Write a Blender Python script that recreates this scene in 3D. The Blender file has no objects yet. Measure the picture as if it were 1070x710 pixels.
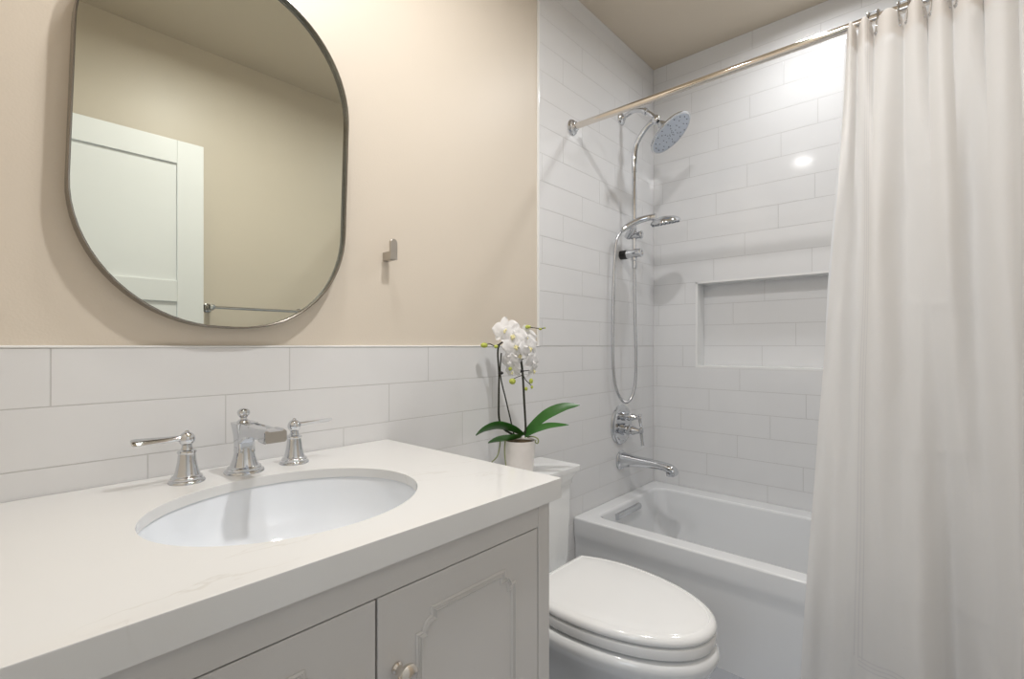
import bpy, bmesh, math, random
from mathutils import Vector, Matrix, noise
random.seed(7)
S = bpy.context.scene
COL = S.collection
PI = math.pi

# ------------------------------------------------------------------ camera
HC = 1.09
cam = bpy.data.objects.new('camera', bpy.data.cameras.new('camera'))
COL.objects.link(cam)
cam.location = (0, 0, HC)
cam.rotation_euler = (PI / 2, 0, -math.radians(48.17))
cam.data.sensor_width = 36
cam.data.sensor_fit = 'HORIZONTAL'
cam.data.lens = 511.2 / 1070 * 36
cam.data.shift_y = 6.4 / 1070
cam.data.clip_start = 0.01
S.camera = cam

# ------------------------------------------------------------------ world, lamps, exposure
W = bpy.data.worlds.new('world')
S.world = W
W.use_nodes = True
W.node_tree.nodes['Background'].inputs[0].default_value = (0.9, 0.95, 1.0, 1)
W.node_tree.nodes['Background'].inputs[1].default_value = 0.3
S.view_settings.view_transform = 'Standard'
S.view_settings.look = 'None'
S.view_settings.gamma = 1
S.view_settings.use_curve_mapping = False
S.view_settings.exposure = 0.15


def lamp(name, loc, power, color, size, spread=180, rot=(0, 0, 0)):
    d = bpy.data.lights.new(name, 'AREA')
    d.shape = 'DISK'
    d.size = size
    d.energy = power
    d.color = color
    d.spread = math.radians(spread)
    o = bpy.data.objects.new(name, d)
    COL.objects.link(o)
    o.location = loc
    o.rotation_euler = rot
    return o


ZC = 2.552                       # ceiling height
WARM = (1.0, 0.985, 0.97)
CANS = [(2.07, 0.41), (0.48, 0.86), (0.80, 0.38)]
POW = [4.0, 3.3, 12.2]
TINT = [(0.96, 0.98, 1.0), WARM, WARM]
SPREAD = [168, 155, 170]
for (cx, cy), pw, sd, tint in zip(CANS, POW, SPREAD, TINT):
    lamp('can_lamp', (cx, cy, ZC - 0.012), pw, tint, 0.10, sd)
lamp('hall_fill_lamp', (-0.75, 0.1, ZC - 0.03), 2.0, (0.95, 0.97, 1.0), 0.45)  # added fill behind the camera, not a known hall fixture
# added cool fill for the lower room, set in a made-up hall window
fill_panel = lamp('hall_fill_panel', (-1.27, 0.06, 1.40), 6.0, (0.78, 0.88, 1.0), 0.9, 180, (0, -PI / 2, 0))
fill_panel.data.shape = 'RECTANGLE'
fill_panel.data.size = 1.15
fill_panel.data.size_y = 0.72


# ------------------------------------------------------------------ materials
def mat(name, base, rough=0.5, metal=0.0, bump=0.0, bscale=60.0, var=0.0, vscale=4.0, coat=0.0, spec=0.5, detail=3.0):
    m = bpy.data.materials.new(name)
    m.use_nodes = True
    nt = m.node_tree
    b = nt.nodes['Principled BSDF']
    b.inputs['Base Color'].default_value = (*base, 1)
    b.inputs['Roughness'].default_value = rough
    b.inputs['Metallic'].default_value = metal
    b.inputs['Coat Weight'].default_value = coat
    b.inputs['Coat Roughness'].default_value = 0.04
    b.inputs['Specular IOR Level'].default_value = spec
    tc = nt.nodes.new('ShaderNodeTexCoord')
    if bump:
        n = nt.nodes.new('ShaderNodeTexNoise')
        n.inputs['Scale'].default_value = bscale
        n.inputs['Detail'].default_value = detail
        nt.links.new(tc.outputs['Object'], n.inputs['Vector'])
        bp = nt.nodes.new('ShaderNodeBump')
        bp.inputs['Strength'].default_value = bump
        bp.inputs['Distance'].default_value = 0.002
        nt.links.new(n.outputs['Fac'], bp.inputs['Height'])
        nt.links.new(bp.outputs['Normal'], b.inputs['Normal'])
    if var:
        n2 = nt.nodes.new('ShaderNodeTexNoise')
        n2.inputs['Scale'].default_value = vscale
        n2.inputs['Detail'].default_value = 4
        nt.links.new(tc.outputs['Object'], n2.inputs['Vector'])
        r = nt.nodes.new('ShaderNodeValToRGB')
        r.color_ramp.elements[0].position = 0.3
        r.color_ramp.elements[1].position = 0.7
        r.color_ramp.elements[0].color = (*[c * (1 - var) for c in base], 1)
        r.color_ramp.elements[1].color = (*[min(1, c * (1 + var)) for c in base], 1)
        nt.links.new(n2.outputs['Fac'], r.inputs['Fac'])
        nt.links.new(r.outputs['Color'], b.inputs['Base Color'])
    return m


BEIGE = (0.715, 0.64, 0.54)
M = {}
M['paint'] = mat('beige_paint', BEIGE, 0.42, bump=0.12, bscale=220, var=0.012, vscale=2)
M['ceil'] = mat('ceiling_paint', (0.68, 0.60, 0.49), 0.6, bump=0.1, bscale=200)
M['tile'] = mat('white_glazed_tile', (0.765, 0.765, 0.768), 0.10, bump=0.02, bscale=14, detail=1, var=0.008, vscale=9)
M['grout'] = mat('grout', (0.60, 0.595, 0.59), 0.85, bump=0.3, bscale=400)
M['trim'] = mat('white_edge_trim', (0.84, 0.84, 0.83), 0.15)
M['floor'] = mat('floor_tile', (0.42, 0.44, 0.48), 0.35, var=0.08, vscale=3)
M['hall'] = mat('hall_paint', (0.80, 0.79, 0.77), 0.6, bump=0.1, bscale=200)
M['doorpaint'] = mat('white_door_paint', (0.86, 0.87, 0.87), 0.35, var=0.01)
M['cab'] = mat('cabinet_paint', (0.66, 0.64, 0.615), 0.34, var=0.012, vscale=5)
M['dark'] = mat('cabinet_shade', (0.12, 0.11, 0.1), 0.8)  # shade behind the cabinet doors, put into the colour
M['ceramic'] = mat('white_ceramic', (0.83, 0.84, 0.84), 0.07, coat=0.5)
M['basin'] = mat('basin_ceramic', (0.83, 0.86, 0.90), 0.06, coat=0.5)
M['lid'] = mat('toilet_seat_plastic', (0.86, 0.86, 0.85), 0.12, coat=0.3)
M['tub'] = mat('tub_acrylic', (0.80, 0.81, 0.82), 0.13, coat=0.4)
M['chrome'] = mat('chrome', (0.67, 0.685, 0.71), 0.05, 1.0)
M['nickel'] = mat('polished_nickel', (0.74, 0.69, 0.63), 0.10, 1.0)
M['brushed'] = mat('brushed_nickel', (0.50, 0.47, 0.43), 0.32, 1.0, bump=0.05, bscale=300)
M['frame'] = mat('mirror_frame_metal', (0.27, 0.25, 0.225), 0.22, 1.0)
M['mirror'] = mat('mirror_glass', (0.74, 0.77, 0.70), 0.0, 1.0)
M['black'] = mat('black_rubber', (0.012, 0.012, 0.012), 0.4)
M['nozzle'] = mat('grey_nozzle', (0.20, 0.22, 0.26), 0.5)
M['face'] = mat('spray_face', (0.50, 0.55, 0.63), 0.3, 0.6)
M['hose'] = mat('hose_metal', (0.60, 0.61, 0.63), 0.22, 1.0)
M['leaf'] = mat('orchid_leaf', (0.032, 0.14, 0.018), 0.35, var=0.25, vscale=14)
M['stem'] = mat('orchid_stem', (0.022, 0.024, 0.014), 0.5)
M['bud'] = mat('orchid_bud', (0.50, 0.56, 0.10), 0.5, var=0.15, vscale=60)
M['root'] = mat('orchid_root', (0.23, 0.26, 0.12), 0.7)
M['moss'] = mat('bark_moss', (0.10, 0.065, 0.03), 0.95, bump=1.0, bscale=150)
M['pot'] = mat('glazed_pot', (0.86, 0.82, 0.79), 0.25, var=0.03, vscale=40)
M['lip'] = mat('orchid_lip', (0.86, 0.80, 0.45), 0.5)

m = mat('orchid_petal', (0.88, 0.87, 0.87), 0.55)
m.node_tree.nodes['Principled BSDF'].inputs['Subsurface Weight'].default_value = 0.0
M['petal'] = m

m = mat('lamp_lens', (1, 1, 1), 0.5)
m.node_tree.nodes['Principled BSDF'].inputs['Emission Color'].default_value = (1, 0.93, 0.84, 1)
m.node_tree.nodes['Principled BSDF'].inputs['Emission Strength'].default_value = 6.0
M['lens'] = m


def quartz():
    m = mat('white_quartz', (0.76, 0.755, 0.745), 0.12, coat=0.2)
    nt = m.node_tree
    b = nt.nodes['Principled BSDF']
    tc = nt.nodes['Texture Coordinate']
    mp = nt.nodes.new('ShaderNodeMapping')
    mp.inputs['Rotation'].default_value = (0, 0, 0.5)
    mp.inputs['Scale'].default_value = (1.2, 3.2, 1.0)
    nt.links.new(tc.outputs['Object'], mp.inputs['Vector'])
    n = nt.nodes.new('ShaderNodeTexNoise')
    n.inputs['Scale'].default_value = 2.1
    n.inputs['Detail'].default_value = 5
    n.inputs['Distortion'].default_value = 0.6
    nt.links.new(mp.outputs['Vector'], n.inputs['Vector'])
    r = nt.nodes.new('ShaderNodeValToRGB')
    cr = r.color_ramp
    base = (0.755, 0.75, 0.735, 1)
    cr.elements[0].position = 0.0
    cr.elements[0].color = base
    cr.elements[1].position = 1.0
    cr.elements[1].color = base
    for p, c in ((0.492, base), (0.50, (0.655, 0.635, 0.60, 1)), (0.508, base)):
        e = cr.elements.new(p)
        e.color = c
    n2 = nt.nodes.new('ShaderNodeTexNoise')
    n2.inputs['Scale'].default_value = 3.0
    nt.links.new(tc.outputs['Object'], n2.inputs['Vector'])
    r2 = nt.nodes.new('ShaderNodeValToRGB')
    r2.color_ramp.elements[0].position = 0.48
    r2.color_ramp.elements[1].position = 0.62
    mx = nt.nodes.new('ShaderNodeMix')
    mx.data_type = 'RGBA'
    nt.links.new(n2.outputs['Fac'], r2.inputs['Fac'])
    nt.links.new(r2.outputs['Color'], mx.inputs[0])
    mx.inputs[6].default_value = base
    nt.links.new(n.outputs['Fac'], r.inputs['Fac'])
    nt.links.new(r.outputs['Color'], mx.inputs[7])
    nt.links.new(mx.outputs[2], b.inputs['Base Color'])
    return m


M['quartz'] = quartz()


def cloth(name, col, trans, stripes):
    """woven curtain; stripes = the tonal triple lines along its side and bottom hems (UV)"""
    m = bpy.data.materials.new(name)
    m.use_nodes = True
    nt = m.node_tree
    nt.nodes.clear()
    out = nt.nodes.new('ShaderNodeOutputMaterial')
    pb = nt.nodes.new('ShaderNodeBsdfPrincipled')
    pb.inputs['Roughness'].default_value = 0.75
    tr = nt.nodes.new('ShaderNodeBsdfTranslucent')
    mx = nt.nodes.new('ShaderNodeMixShader')
    mx.inputs[0].default_value = trans
    pb.inputs['Base Color'].default_value = (*col, 1)
    tr.inputs['Color'].default_value = (*col, 1)
    uv = nt.nodes.new('ShaderNodeUVMap')
    uv.uv_map = 'UVMap'
    n = nt.nodes.new('ShaderNodeTexNoise')
    n.inputs['Scale'].default_value = 26
    n.inputs['Detail'].default_value = 6
    tc = nt.nodes.new('ShaderNodeTexCoord')
    nt.links.new(tc.outputs['Object'], n.inputs['Vector'])
    bp = nt.nodes.new('ShaderNodeBump')
    bp.inputs['Strength'].default_value = 0.22
    bp.inputs['Distance'].default_value = 0.004
    nt.links.new(n.outputs['Fac'], bp.inputs['Height'])
    nt.links.new(bp.outputs['Normal'], pb.inputs['Normal'])
    if stripes:
        sep = nt.nodes.new('ShaderNodeSeparateXYZ')
        nt.links.new(uv.outputs['UV'], sep.inputs[0])

        def math_(op, a, b=None, c=None):
            q = nt.nodes.new('ShaderNodeMath')
            q.operation = op
            for i, x in enumerate((a, b, c)):
                if x is None:
                    continue
                if isinstance(x, (int, float)):
                    q.inputs[i].default_value = x
                else:
                    nt.links.new(x, q.inputs[i])
            return q.outputs[0]

        def lines(axis, centre, gap, w, lo, hi, other):
            tot = None
            for k in (-1, 0, 1):
                d = math_('ABSOLUTE', math_('SUBTRACT', axis, centre + k * gap))
                l = math_('LESS_THAN', d, w)
                tot = l if tot is None else math_('MAXIMUM', tot, l)
            g = math_('GREATER_THAN', other, lo)
            h = math_('LESS_THAN', other, hi)
            return math_('MULTIPLY', tot, math_('MULTIPLY', g, h))
        U, V = sep.outputs[0], sep.outputs[1]
        a = lines(U, 0.155, 0.011, 0.0017, 0.16, 2.0, V)
        b = lines(V, 0.155, 0.011, 0.0017, 0.155, 3.0, U)
        s = math_('MULTIPLY', math_('MAXIMUM', a, b), 0.75)
        mc = nt.nodes.new('ShaderNodeMix')
        mc.data_type = 'RGBA'
        mc.inputs[6].default_value = (*col, 1)
        mc.inputs[7].default_value = (col[0] * 0.78, col[1] * 0.78, col[2] * 0.82, 1)
        nt.links.new(s, mc.inputs[0])
        nt.links.new(mc.outputs[2], pb.inputs['Base Color'])
    nt.links.new(pb.outputs[0], mx.inputs[1])
    nt.links.new(tr.outputs[0], mx.inputs[2])
    nt.links.new(mx.outputs[0], out.inputs[0])
    return m


M['curtain'] = cloth('curtain_cotton', (0.93, 0.915, 0.895), 0.50, True)
M['header'] = cloth('curtain_header', (0.86, 0.80, 0.74), 0.2, False)
M['liner'] = cloth('liner_vinyl', (0.93, 0.935, 0.94), 0.60, False)


# ------------------------------------------------------------------ mesh helpers
def obj(name, bm, material, parent=None, smooth=True, angle=35, loc=None):
    bmesh.ops.recalc_face_normals(bm, faces=bm.faces)
    if smooth:
        lim = math.radians(angle)
        for f in bm.faces:
            f.smooth = True
        for e in bm.edges:
            if len(e.link_faces) == 2 and e.calc_face_angle(0) > lim:
                e.smooth = False
    me = bpy.data.meshes.new(name)
    bm.to_mesh(me)
    bm.free()
    me.materials.append(material)
    o = bpy.data.objects.new(name, me)
    COL.objects.link(o)
    if smooth and angle < 180:
        wn = o.modifiers.new('weighted_normals', 'WEIGHTED_NORMAL')
        wn.keep_sharp = True
    if parent:
        o.parent = parent
        if parent.type == 'EMPTY' and loc is None:
            o.matrix_parent_inverse = Matrix.Translation(-parent.location)
    if loc:
        o.location = loc
    return o


def tag(o, label, cat, group=None):
    o['label'] = label
    o['category'] = cat
    if group:
        o['group'] = group
    return o


def thing(name, loc, label, cat, group=None):
    o = bpy.data.objects.new(name, None)
    COL.objects.link(o)
    o.location = loc
    o.empty_display_size = 0.05
    return tag(o, label, cat, group)


def struct(o):
    o['kind'] = 'structure'
    return o


def B():
    return bmesh.new()


def box(bm, lo, hi, bev=0.0, seg=2):
    x0, y0, z0 = lo
    x1, y1, z1 = hi
    t = bmesh.new()
    bmesh.ops.create_cube(t, size=1)
    for v in t.verts:
        v.co = Vector(((x0 + x1) / 2 + v.co.x * (x1 - x0), (y0 + y1) / 2 + v.co.y * (y1 - y0), (z0 + z1) / 2 + v.co.z * (z1 - z0)))
    if bev:
        bmesh.ops.bevel(t, geom=list(t.edges), offset=bev, segments=seg, profile=0.5, affect='EDGES')
    merge(bm, t)


def merge(bm, t, mx=None):
    if mx:
        bmesh.ops.transform(t, matrix=mx, verts=t.verts)
    me = bpy.data.meshes.new('tmp')
    t.to_mesh(me)
    t.free()
    bm.from_mesh(me)
    bpy.data.meshes.remove(me)


def loft(bm, rings, cap0=True, cap1=True, closed=False):
    vs = [[bm.verts.new(p) for p in r] for r in rings]
    n = len(rings[0])
    m = len(vs)
    for i in range(m if closed else m - 1):
        a, b = vs[i], vs[(i + 1) % m]
        for j in range(n):
            k = (j + 1) % n
            bm.faces.new((a[j], a[k], b[k], b[j]))
    if not closed:
        if cap0:
            bm.faces.new(vs[0][::-1])
        if cap1:
            bm.faces.new(vs[-1])


def frame_for(d):
    d = Vector(d).normalized()
    up = Vector((0, 0, 1)) if abs(d.z) < 0.95 else Vector((1, 0, 0))
    a = d.cross(up).normalized()
    return d, a, a.cross(d).normalized()


def lathe(bm, prof, o, axis=(0, 0, 1), seg=40, cap=True):
    """prof: list of (radius, height along axis)"""
    d, a, b = frame_for(axis)
    o = Vector(o)
    rings = []
    for r, h in prof:
        r = max(r, 1e-4)
        rings.append([o + d * h + (a * math.cos(2 * PI * j / seg) + b * math.sin(2 * PI * j / seg)) * r for j in range(seg)])
    loft(bm, rings, cap, cap)


def spline(pts, n=8):
    P = [Vector(p) for p in pts]
    out = []
    for i in range(len(P) - 1):
        p0 = P[max(i - 1, 0)]
        p1, p2 = P[i], P[i + 1]
        p3 = P[min(i + 2, len(P) - 1)]
        for k in range(n):
            t = k / n
            out.append(0.5 * ((2 * p1) + (p2 - p0) * t + (2 * p0 - 5 * p1 + 4 * p2 - p3) * t * t + (3 * p1 - p0 - 3 * p2 + p3) * t ** 3))
    out.append(P[-1])
    return out


def lerp_list(vals, n):
    out = []
    for i in range(n):
        t = i / (n - 1) * (len(vals) - 1)
        k = min(int(t), len(vals) - 2)
        out.append(vals[k] + (vals[k + 1] - vals[k]) * (t - k))
    return out


def tube(bm, pts, rad, seg=12, sm=0, sx=1.0, sy=1.0, closed=False, up0=None):
    P = spline(pts, sm) if sm else [Vector(p) for p in pts]
    R = lerp_list(rad, len(P)) if isinstance(rad, (list, tuple)) else [rad] * len(P)
    rings = []
    up = Vector(up0) if up0 else None
    m = len(P)
    for i, p in enumerate(P):
        if closed:
            d = (P[(i + 1) % m] - P[i - 1]).normalized()
        else:
            d = (P[min(i + 1, m - 1)] - P[max(i - 1, 0)]).normalized()
        if up is None:
            _, a, up = frame_for(d)
        a = d.cross(up).normalized()
        up = a.cross(d).normalized()
        rings.append([p + (a * math.cos(2 * PI * j / seg) * sx + up * math.sin(2 * PI * j / seg) * sy) * R[i] for j in range(seg)])
    loft(bm, rings, closed=closed)


def ball(bm, c, r, sc=(1, 1, 1), u=20, v=12):
    t = bmesh.new()
    bmesh.ops.create_uvsphere(t, u_segments=u, v_segments=v, radius=r)
    merge(bm, t, Matrix.Translation(c) @ Matrix.Diagonal((*sc, 1)))


def rrect(cx, cy, hx, hy, r, z, n=6):
    """rounded rectangle ring in the XY plane"""
    r = min(r, hx - 1e-4, hy - 1e-4)
    out = []
    for k, (sx, sy) in enumerate(((1, 1), (-1, 1), (-1, -1), (1, -1))):
        for i in range(n + 1):
            a = PI / 2 * (k + i / n)
            out.append(Vector((cx + sx * (hx - r) + r * math.cos(a), cy + sy * (hy - r) + r * math.sin(a), z)))
    return out


def sweep_closed(bm, path, prof, to3):
    """mitred sweep of an open profile [(offset, height)] along a closed 2-D path; to3(u, v, h) places it"""
    n = len(path)
    rings = []
    for i in range(n):
        p0, p1, p2 = Vector(path[i - 1]), Vector(path[i]), Vector(path[(i + 1) % n])
        d1, d2 = (p1 - p0).normalized(), (p2 - p1).normalized()
        n1, n2 = Vector((-d1.y, d1.x)), Vector((-d2.y, d2.x))
        mt = (n1 + n2)
        mt = mt / max(0.35, mt.length_squared / 2)
        rings.append([to3(p1.x + mt.x * o, p1.y + mt.y * o, h) for o, h in prof])
    vs = [[bm.verts.new(q) for q in r] for r in rings]
    for i in range(n):
        a, b = vs[i], vs[(i + 1) % n]
        for j in range(len(prof) - 1):
            bm.faces.new((a[j], a[j + 1], b[j + 1], b[j]))


# ------------------------------------------------------------------ the room
YB = 1.17          # face of the tile on the vanity wall
YP = 1.178         # face of the paint on the vanity wall
XL = -0.04         # wall with the doorway
XF = 2.433         # face of the tile on the far (tub) wall
YO = -0.44         # wall opposite the vanity
XT = 1.461         # start of the full-height shower tile
T = 0.1
WT = 1.089         # top of wainscot tile

bm = B()
box(bm, (-1.35, YO - T, -0.08), (XF + T, YP + T, 0))
struct(obj('floor', bm, M['floor']))
bm = B()
box(bm, (-1.35, YO - T, ZC), (XF + T + 0.1, YP + T, ZC + 0.08))
ceiling = struct(obj('ceiling', bm, M['ceil']))
for cx, cy in CANS:
    bm = B()
    lathe(bm, [(0.052, 0), (0.056, -0.006), (0.078, -0.008), (0.083, -0.004), (0.084, 0)], (cx, cy, ZC), seg=48, cap=False)
    ring = obj('ceiling_light_trim', bm, M['trim'], ceiling)
    bm = B()
    lathe(bm, [(0.05, -0.001), (0.03, -0.004), (0.001, -0.005)], (cx, cy, ZC), seg=40)
    obj('ceiling_light_lens', bm, M['lens'], ring)

bm = B()
box(bm, (-1.35, YP, 0), (XF + T + 0.1, YP + T, ZC))
wall_back = struct(obj('wall_back', bm, M['paint']))
bm = B()
box(bm, (-1.35, YO - T, 0), (XF + T + 0.1, YO, ZC))
wall_front = struct(obj('wall_front', bm, M['paint']))
# wall with the doorway the photograph is taken from
bm = B()
box(bm, (XL - 0.11, 0.47, 0), (XL, YP, ZC))
box(bm, (XL - 0.11, YO, 0), (XL, -0.34, ZC))
box(bm, (XL - 0.11, -0.34, 2.06), (XL, 0.47, ZC))
struct(obj('wall_left', bm, M['paint']))
bm = B()
for lo, hi in (((XL - 0.12, 0.455, 0), (XL + 0.002, 0.475, 2.07)), ((XL - 0.12, -0.345, 0), (XL + 0.002, -0.325, 2.07)), ((XL - 0.12, -0.345, 2.045), (XL + 0.002, 0.475, 2.065)),
               ((XL, 0.465, 0), (XL + 0.014, 0.525, 2.125)), ((XL, -0.395, 0), (XL + 0.014, -0.335, 2.125)), ((XL, -0.395, 2.055), (XL + 0.014, 0.525, 2.125))):
    box(bm, lo, hi, 0.003)
struct(obj('trim_1', bm, M['doorpaint']))
bm = B()
HW = (-0.32, 0.44, 0.80, 2.00)          # opening of the added hall window: Y range, Z range
box(bm, (-1.35, YO, 0), (-1.25, HW[0], ZC))
box(bm, (-1.35, HW[1], 0), (-1.25, YP, ZC))
box(bm, (-1.35, HW[0], 0), (-1.25, HW[1], HW[2]))
box(bm, (-1.35, HW[0], HW[3]), (-1.25, HW[1], ZC))
struct(obj('wall_hall', bm, M['hall'], smooth=False))
bm = B()
for lo, hi in (((-1.34, HW[0], HW[2]), (-1.235, HW[0] + 0.03, HW[3])), ((-1.34, HW[1] - 0.03, HW[2]), (-1.235, HW[1], HW[3])), ((-1.34, HW[0], HW[2]), (-1.225, HW[1], HW[2] + 0.03)), ((-1.34, HW[0], HW[3] - 0.03), (-1.235, HW[1], HW[3])),
               ((-1.33, HW[0], 1.385), (-1.295, HW[1], 1.415))):
    box(bm, lo, hi, 0.002)
struct(obj('added_window_1', bm, M['doorpaint']))  # unseen window frame, added to house the cool fill lamp

# tiles -------------------------------------------------------------
P_T = 0.106        # row pitch
L_T = 0.415        # tile pitch


def tile_field(bm, axis, a0, a1, z0, z1, joint, face, normal, holes=()):
    """axis 0: tiles run along X on a wall of constant Y; axis 1: along Y on constant X"""
    g = 0.0010
    k0 = math.floor((z0 - WT) / P_T)
    k1 = math.ceil((z1 - WT) / P_T)
    for k in range(k0, k1 + 1):
        r0, r1 = WT + (k - 1) * P_T, WT + k * P_T
        lo, hi = max(r0, z0), min(r1, z1)
        if hi - lo < 0.008:
            continue
        spans = [(a0, a1)]
        for (h0, h1, hz0, hz1) in holes:
            if hz0 - 0.01 < (lo + hi) / 2 < hz1 + 0.01:
                spans = [s for s in ((a0, h0), (h1, a1)) if s[1] - s[0] > 0.004]
        j0 = joint(k)
        for s0, s1 in spans:
            i0 = math.floor((s0 - j0) / L_T)
            i1 = math.ceil((s1 - j0) / L_T)
            for i in range(i0, i1 + 1):
                b0, b1 = max(s0, j0 + i * L_T), min(s1, j0 + (i + 1) * L_T)
                if b1 - b0 < 0.006:
                    continue
                t = bmesh.new()
                bmesh.ops.create_cube(t, size=1)
                sx, sz = b1 - b0 - 2 * g, hi - lo - 2 * g
                th = 0.008
                tilt = Matrix.Rotation(random.uniform(-0.0004, 0.0004), 4, 'Z') @ Matrix.Rotation(random.uniform(-0.0007, 0.0007), 4, 'X')
                for v in t.verts:
                    v.co = Vector((v.co.x * sx, v.co.y * th, v.co.z * sz))
                bmesh.ops.bevel(t, geom=list(t.edges), offset=0.0006, segments=2, profile=0.5, affect='EDGES')
                c = (b0 + b1) / 2
                if axis == 0:
                    mx = Matrix.Translation((c, face - normal * th / 2, (lo + hi) / 2)) @ tilt
                else:
                    mx = Matrix.Translation((face - normal * th / 2, c, (lo + hi) / 2)) @ Matrix.Rotation(PI / 2, 4, 'Z') @ tilt
                merge(bm, t, mx)


bm = B()
tile_field(bm, 0, XL, XF, 0.0, WT - 0.003, lambda k: 0.514 + 0.138 * k, YB, -1)
tile_field(bm, 0, XT + 0.006, XF, WT, ZC, lambda k: 0.514 + 0.138 * k, YB, -1)
obj('tile_field', bm, M['tile'], wall_back)
bm = B()
box(bm, (XL, YB + 0.0006, 0), (XF, YP + 0.001, WT - 0.004))
box(bm, (XT + 0.002, YB + 0.0006, WT - 0.004), (XF, YP + 0.001, ZC))
obj('grout_bed', bm, M['grout'], wall_back, smooth=False)
bm = B()
box(bm, (XL, YB - 0.0015, WT - 0.004), (XT + 0.006, YP + 0.001, WT + 0.0015), 0.003)
box(bm, (XT - 0.004, YB - 0.0015, WT - 0.003), (XT + 0.0065, YP + 0.001, ZC), 0.003)
obj('tile_edging', bm, M['trim'], wall_back)

# far wall with the niche
NY0, NY1, NZ0, NZ1, ND = 0.08, 0.946, WT - P_T, WT + 3 * P_T, 0.09
bm = B()
XW = XF + 0.0006
box(bm, (XW, YO, 0), (XW + T, NY0, ZC))
box(bm, (XW, NY1, 0), (XW + T, YP, ZC))
box(bm, (XW, NY0, 0), (XW + T, NY1, NZ0))
box(bm, (XW, NY0, NZ1), (XW + T, NY1, ZC))
box(bm, (XF + ND + 0.0006, NY0 - 0.02, NZ0 - 0.02), (XW + T + 0.01, NY1 + 0.02, NZ1 + 0.02))
wall_right = struct(obj('wall_right', bm, M['grout'], smooth=False))
jr = lambda k: 0.465 - 0.142 * (k + 2)
bm = B()
tile_field(bm, 1, YO, YB, 0.0, ZC, jr, XF, -1, ((NY0, NY1, NZ0, NZ1),))
tile_field(bm, 1, NY0, NY1, NZ0, NZ1, lambda k: 0.25 - 0.142 * k, XF + ND, -1)
obj('tile_field', bm, M['tile'], wall_right)
bm = B()
box(bm, (XF, NY1 - 0.009, NZ0), (XF + ND, NY1 + 0.002, NZ1), 0.0015)
box(bm, (XF, NY0 - 0.002, NZ0), (XF + ND, NY0 + 0.009, NZ1), 0.0015)
box(bm, (XF - 0.0005, NY0 - 0.002, NZ0 - 0.002), (XF + ND, NY1 + 0.002, NZ0 + 0.010), 0.0015)
box(bm, (XF, NY0 - 0.002, NZ1 - 0.009), (XF + ND, NY1 + 0.002, NZ1 + 0.002), 0.0015)
obj('niche_lining', bm, M['trim'], wall_right)
# opposite wall: the tub end is tiled too
bm = B()
tile_field(bm, 0, 1.60, XF, 0.0, ZC, lambda k: 0.3 + 0.138 * k, YO + 0.008, 1)
obj('tile_field', bm, M['tile'], wall_front)
bm = B()
box(bm, (1.60, YO - 0.001, 0), (XF, YO + 0.0074, ZC))
obj('grout_bed', bm, M['grout'], wall_front, smooth=False)
bm = B()
box(bm, (0.8, YO, 0), (XT, YO + 0.014, 0.11), 0.004)
struct(obj('baseboard_front', bm, M['doorpaint']))

# the white door standing open against the opposite wall (seen in the mirror)
DX0, DX1, DY0, DY1, DH = -0.005, 0.748, -0.345, -0.31, 2.025
bm = B()
st = 0.106
box(bm, (DX0, DY0, 0.012), (DX0 + st, DY1, DH), 0.002)
box(bm, (DX1 - st, DY0, 0.012), (DX1, DY1, DH), 0.002)
for z0, z1 in ((0.012, 0.22), (0.62, 0.72), (1.29, 1.385), (DH - 0.105, DH)):
    box(bm, (DX0 + st, DY0 + 0.0003, z0), (DX1 - st, DY1 - 0.0003, z1), 0.002)
door = struct(obj('door_1', bm, M['doorpaint']))
for z0, z1 in ((0.22, 0.62), (0.72, 1.29), (1.385, DH - 0.105)):
    bm = B()
    box(bm, (DX0 + st - 0.004, DY0 + 0.011, z0 - 0.004), (DX1 - st + 0.004, DY1 - 0.011, z1 + 0.004))
    obj('door_panel', bm, M['doorpaint'], door)
bm = B()
lathe(bm, [(0.030, 0), (0.030, 0.005), (0.012, 0.010), (0.011, 0.032), (0.026, 0.042), (0.029, 0.055), (0.022, 0.064), (0.001, 0.067)], (DX1 - 0.06, DY1, 0.95), (0, 1, 0), 32)
obj('door_knob', bm, M['nickel'], door)

# ------------------------------------------------------------------ bathtub
TX0, TX1, TY0, TY1, TZ = 1.69, 2.4315, YO + 0.0095, 1.1685, 0.376
tcx, tcy = (TX0 + TX1) / 2, (TY0 + TY1) / 2
thx, thy = (TX1 - TX0) / 2, (TY1 - TY0) / 2
ix0, ix1, iy0, iy1 = 1.757, 2.335, TY0 + 0.10, 1.105
icx, icy, ihx, ihy = (ix0 + ix1) / 2, (iy0 + iy1) / 2, (ix1 - ix0) / 2, (iy1 - iy0) / 2
rings = [rrect(tcx, tcy, thx - 0.009, thy - 0.001, 0.004, 0.0),
         rrect(tcx, tcy, thx - 0.009, thy - 0.001, 0.004, 0.255),
         rrect(tcx, tcy, thx - 0.008, thy - 0.001, 0.004, 0.272),
         rrect(tcx, tcy, thx - 0.003, thy, 0.005, 0.296),
         rrect(tcx, tcy, thx - 0.001, thy, 0.006, 0.306),
         rrect(tcx, tcy, thx, thy, 0.006, 0.320),
         rrect(tcx, tcy, thx, thy, 0.006, TZ - 0.008),
         rrect(tcx, tcy, thx - 0.0025, thy - 0.0015, 0.006, TZ - 0.0022),
         rrect(tcx, tcy, thx - 0.008, thy - 0.004, 0.006, TZ)]
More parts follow.
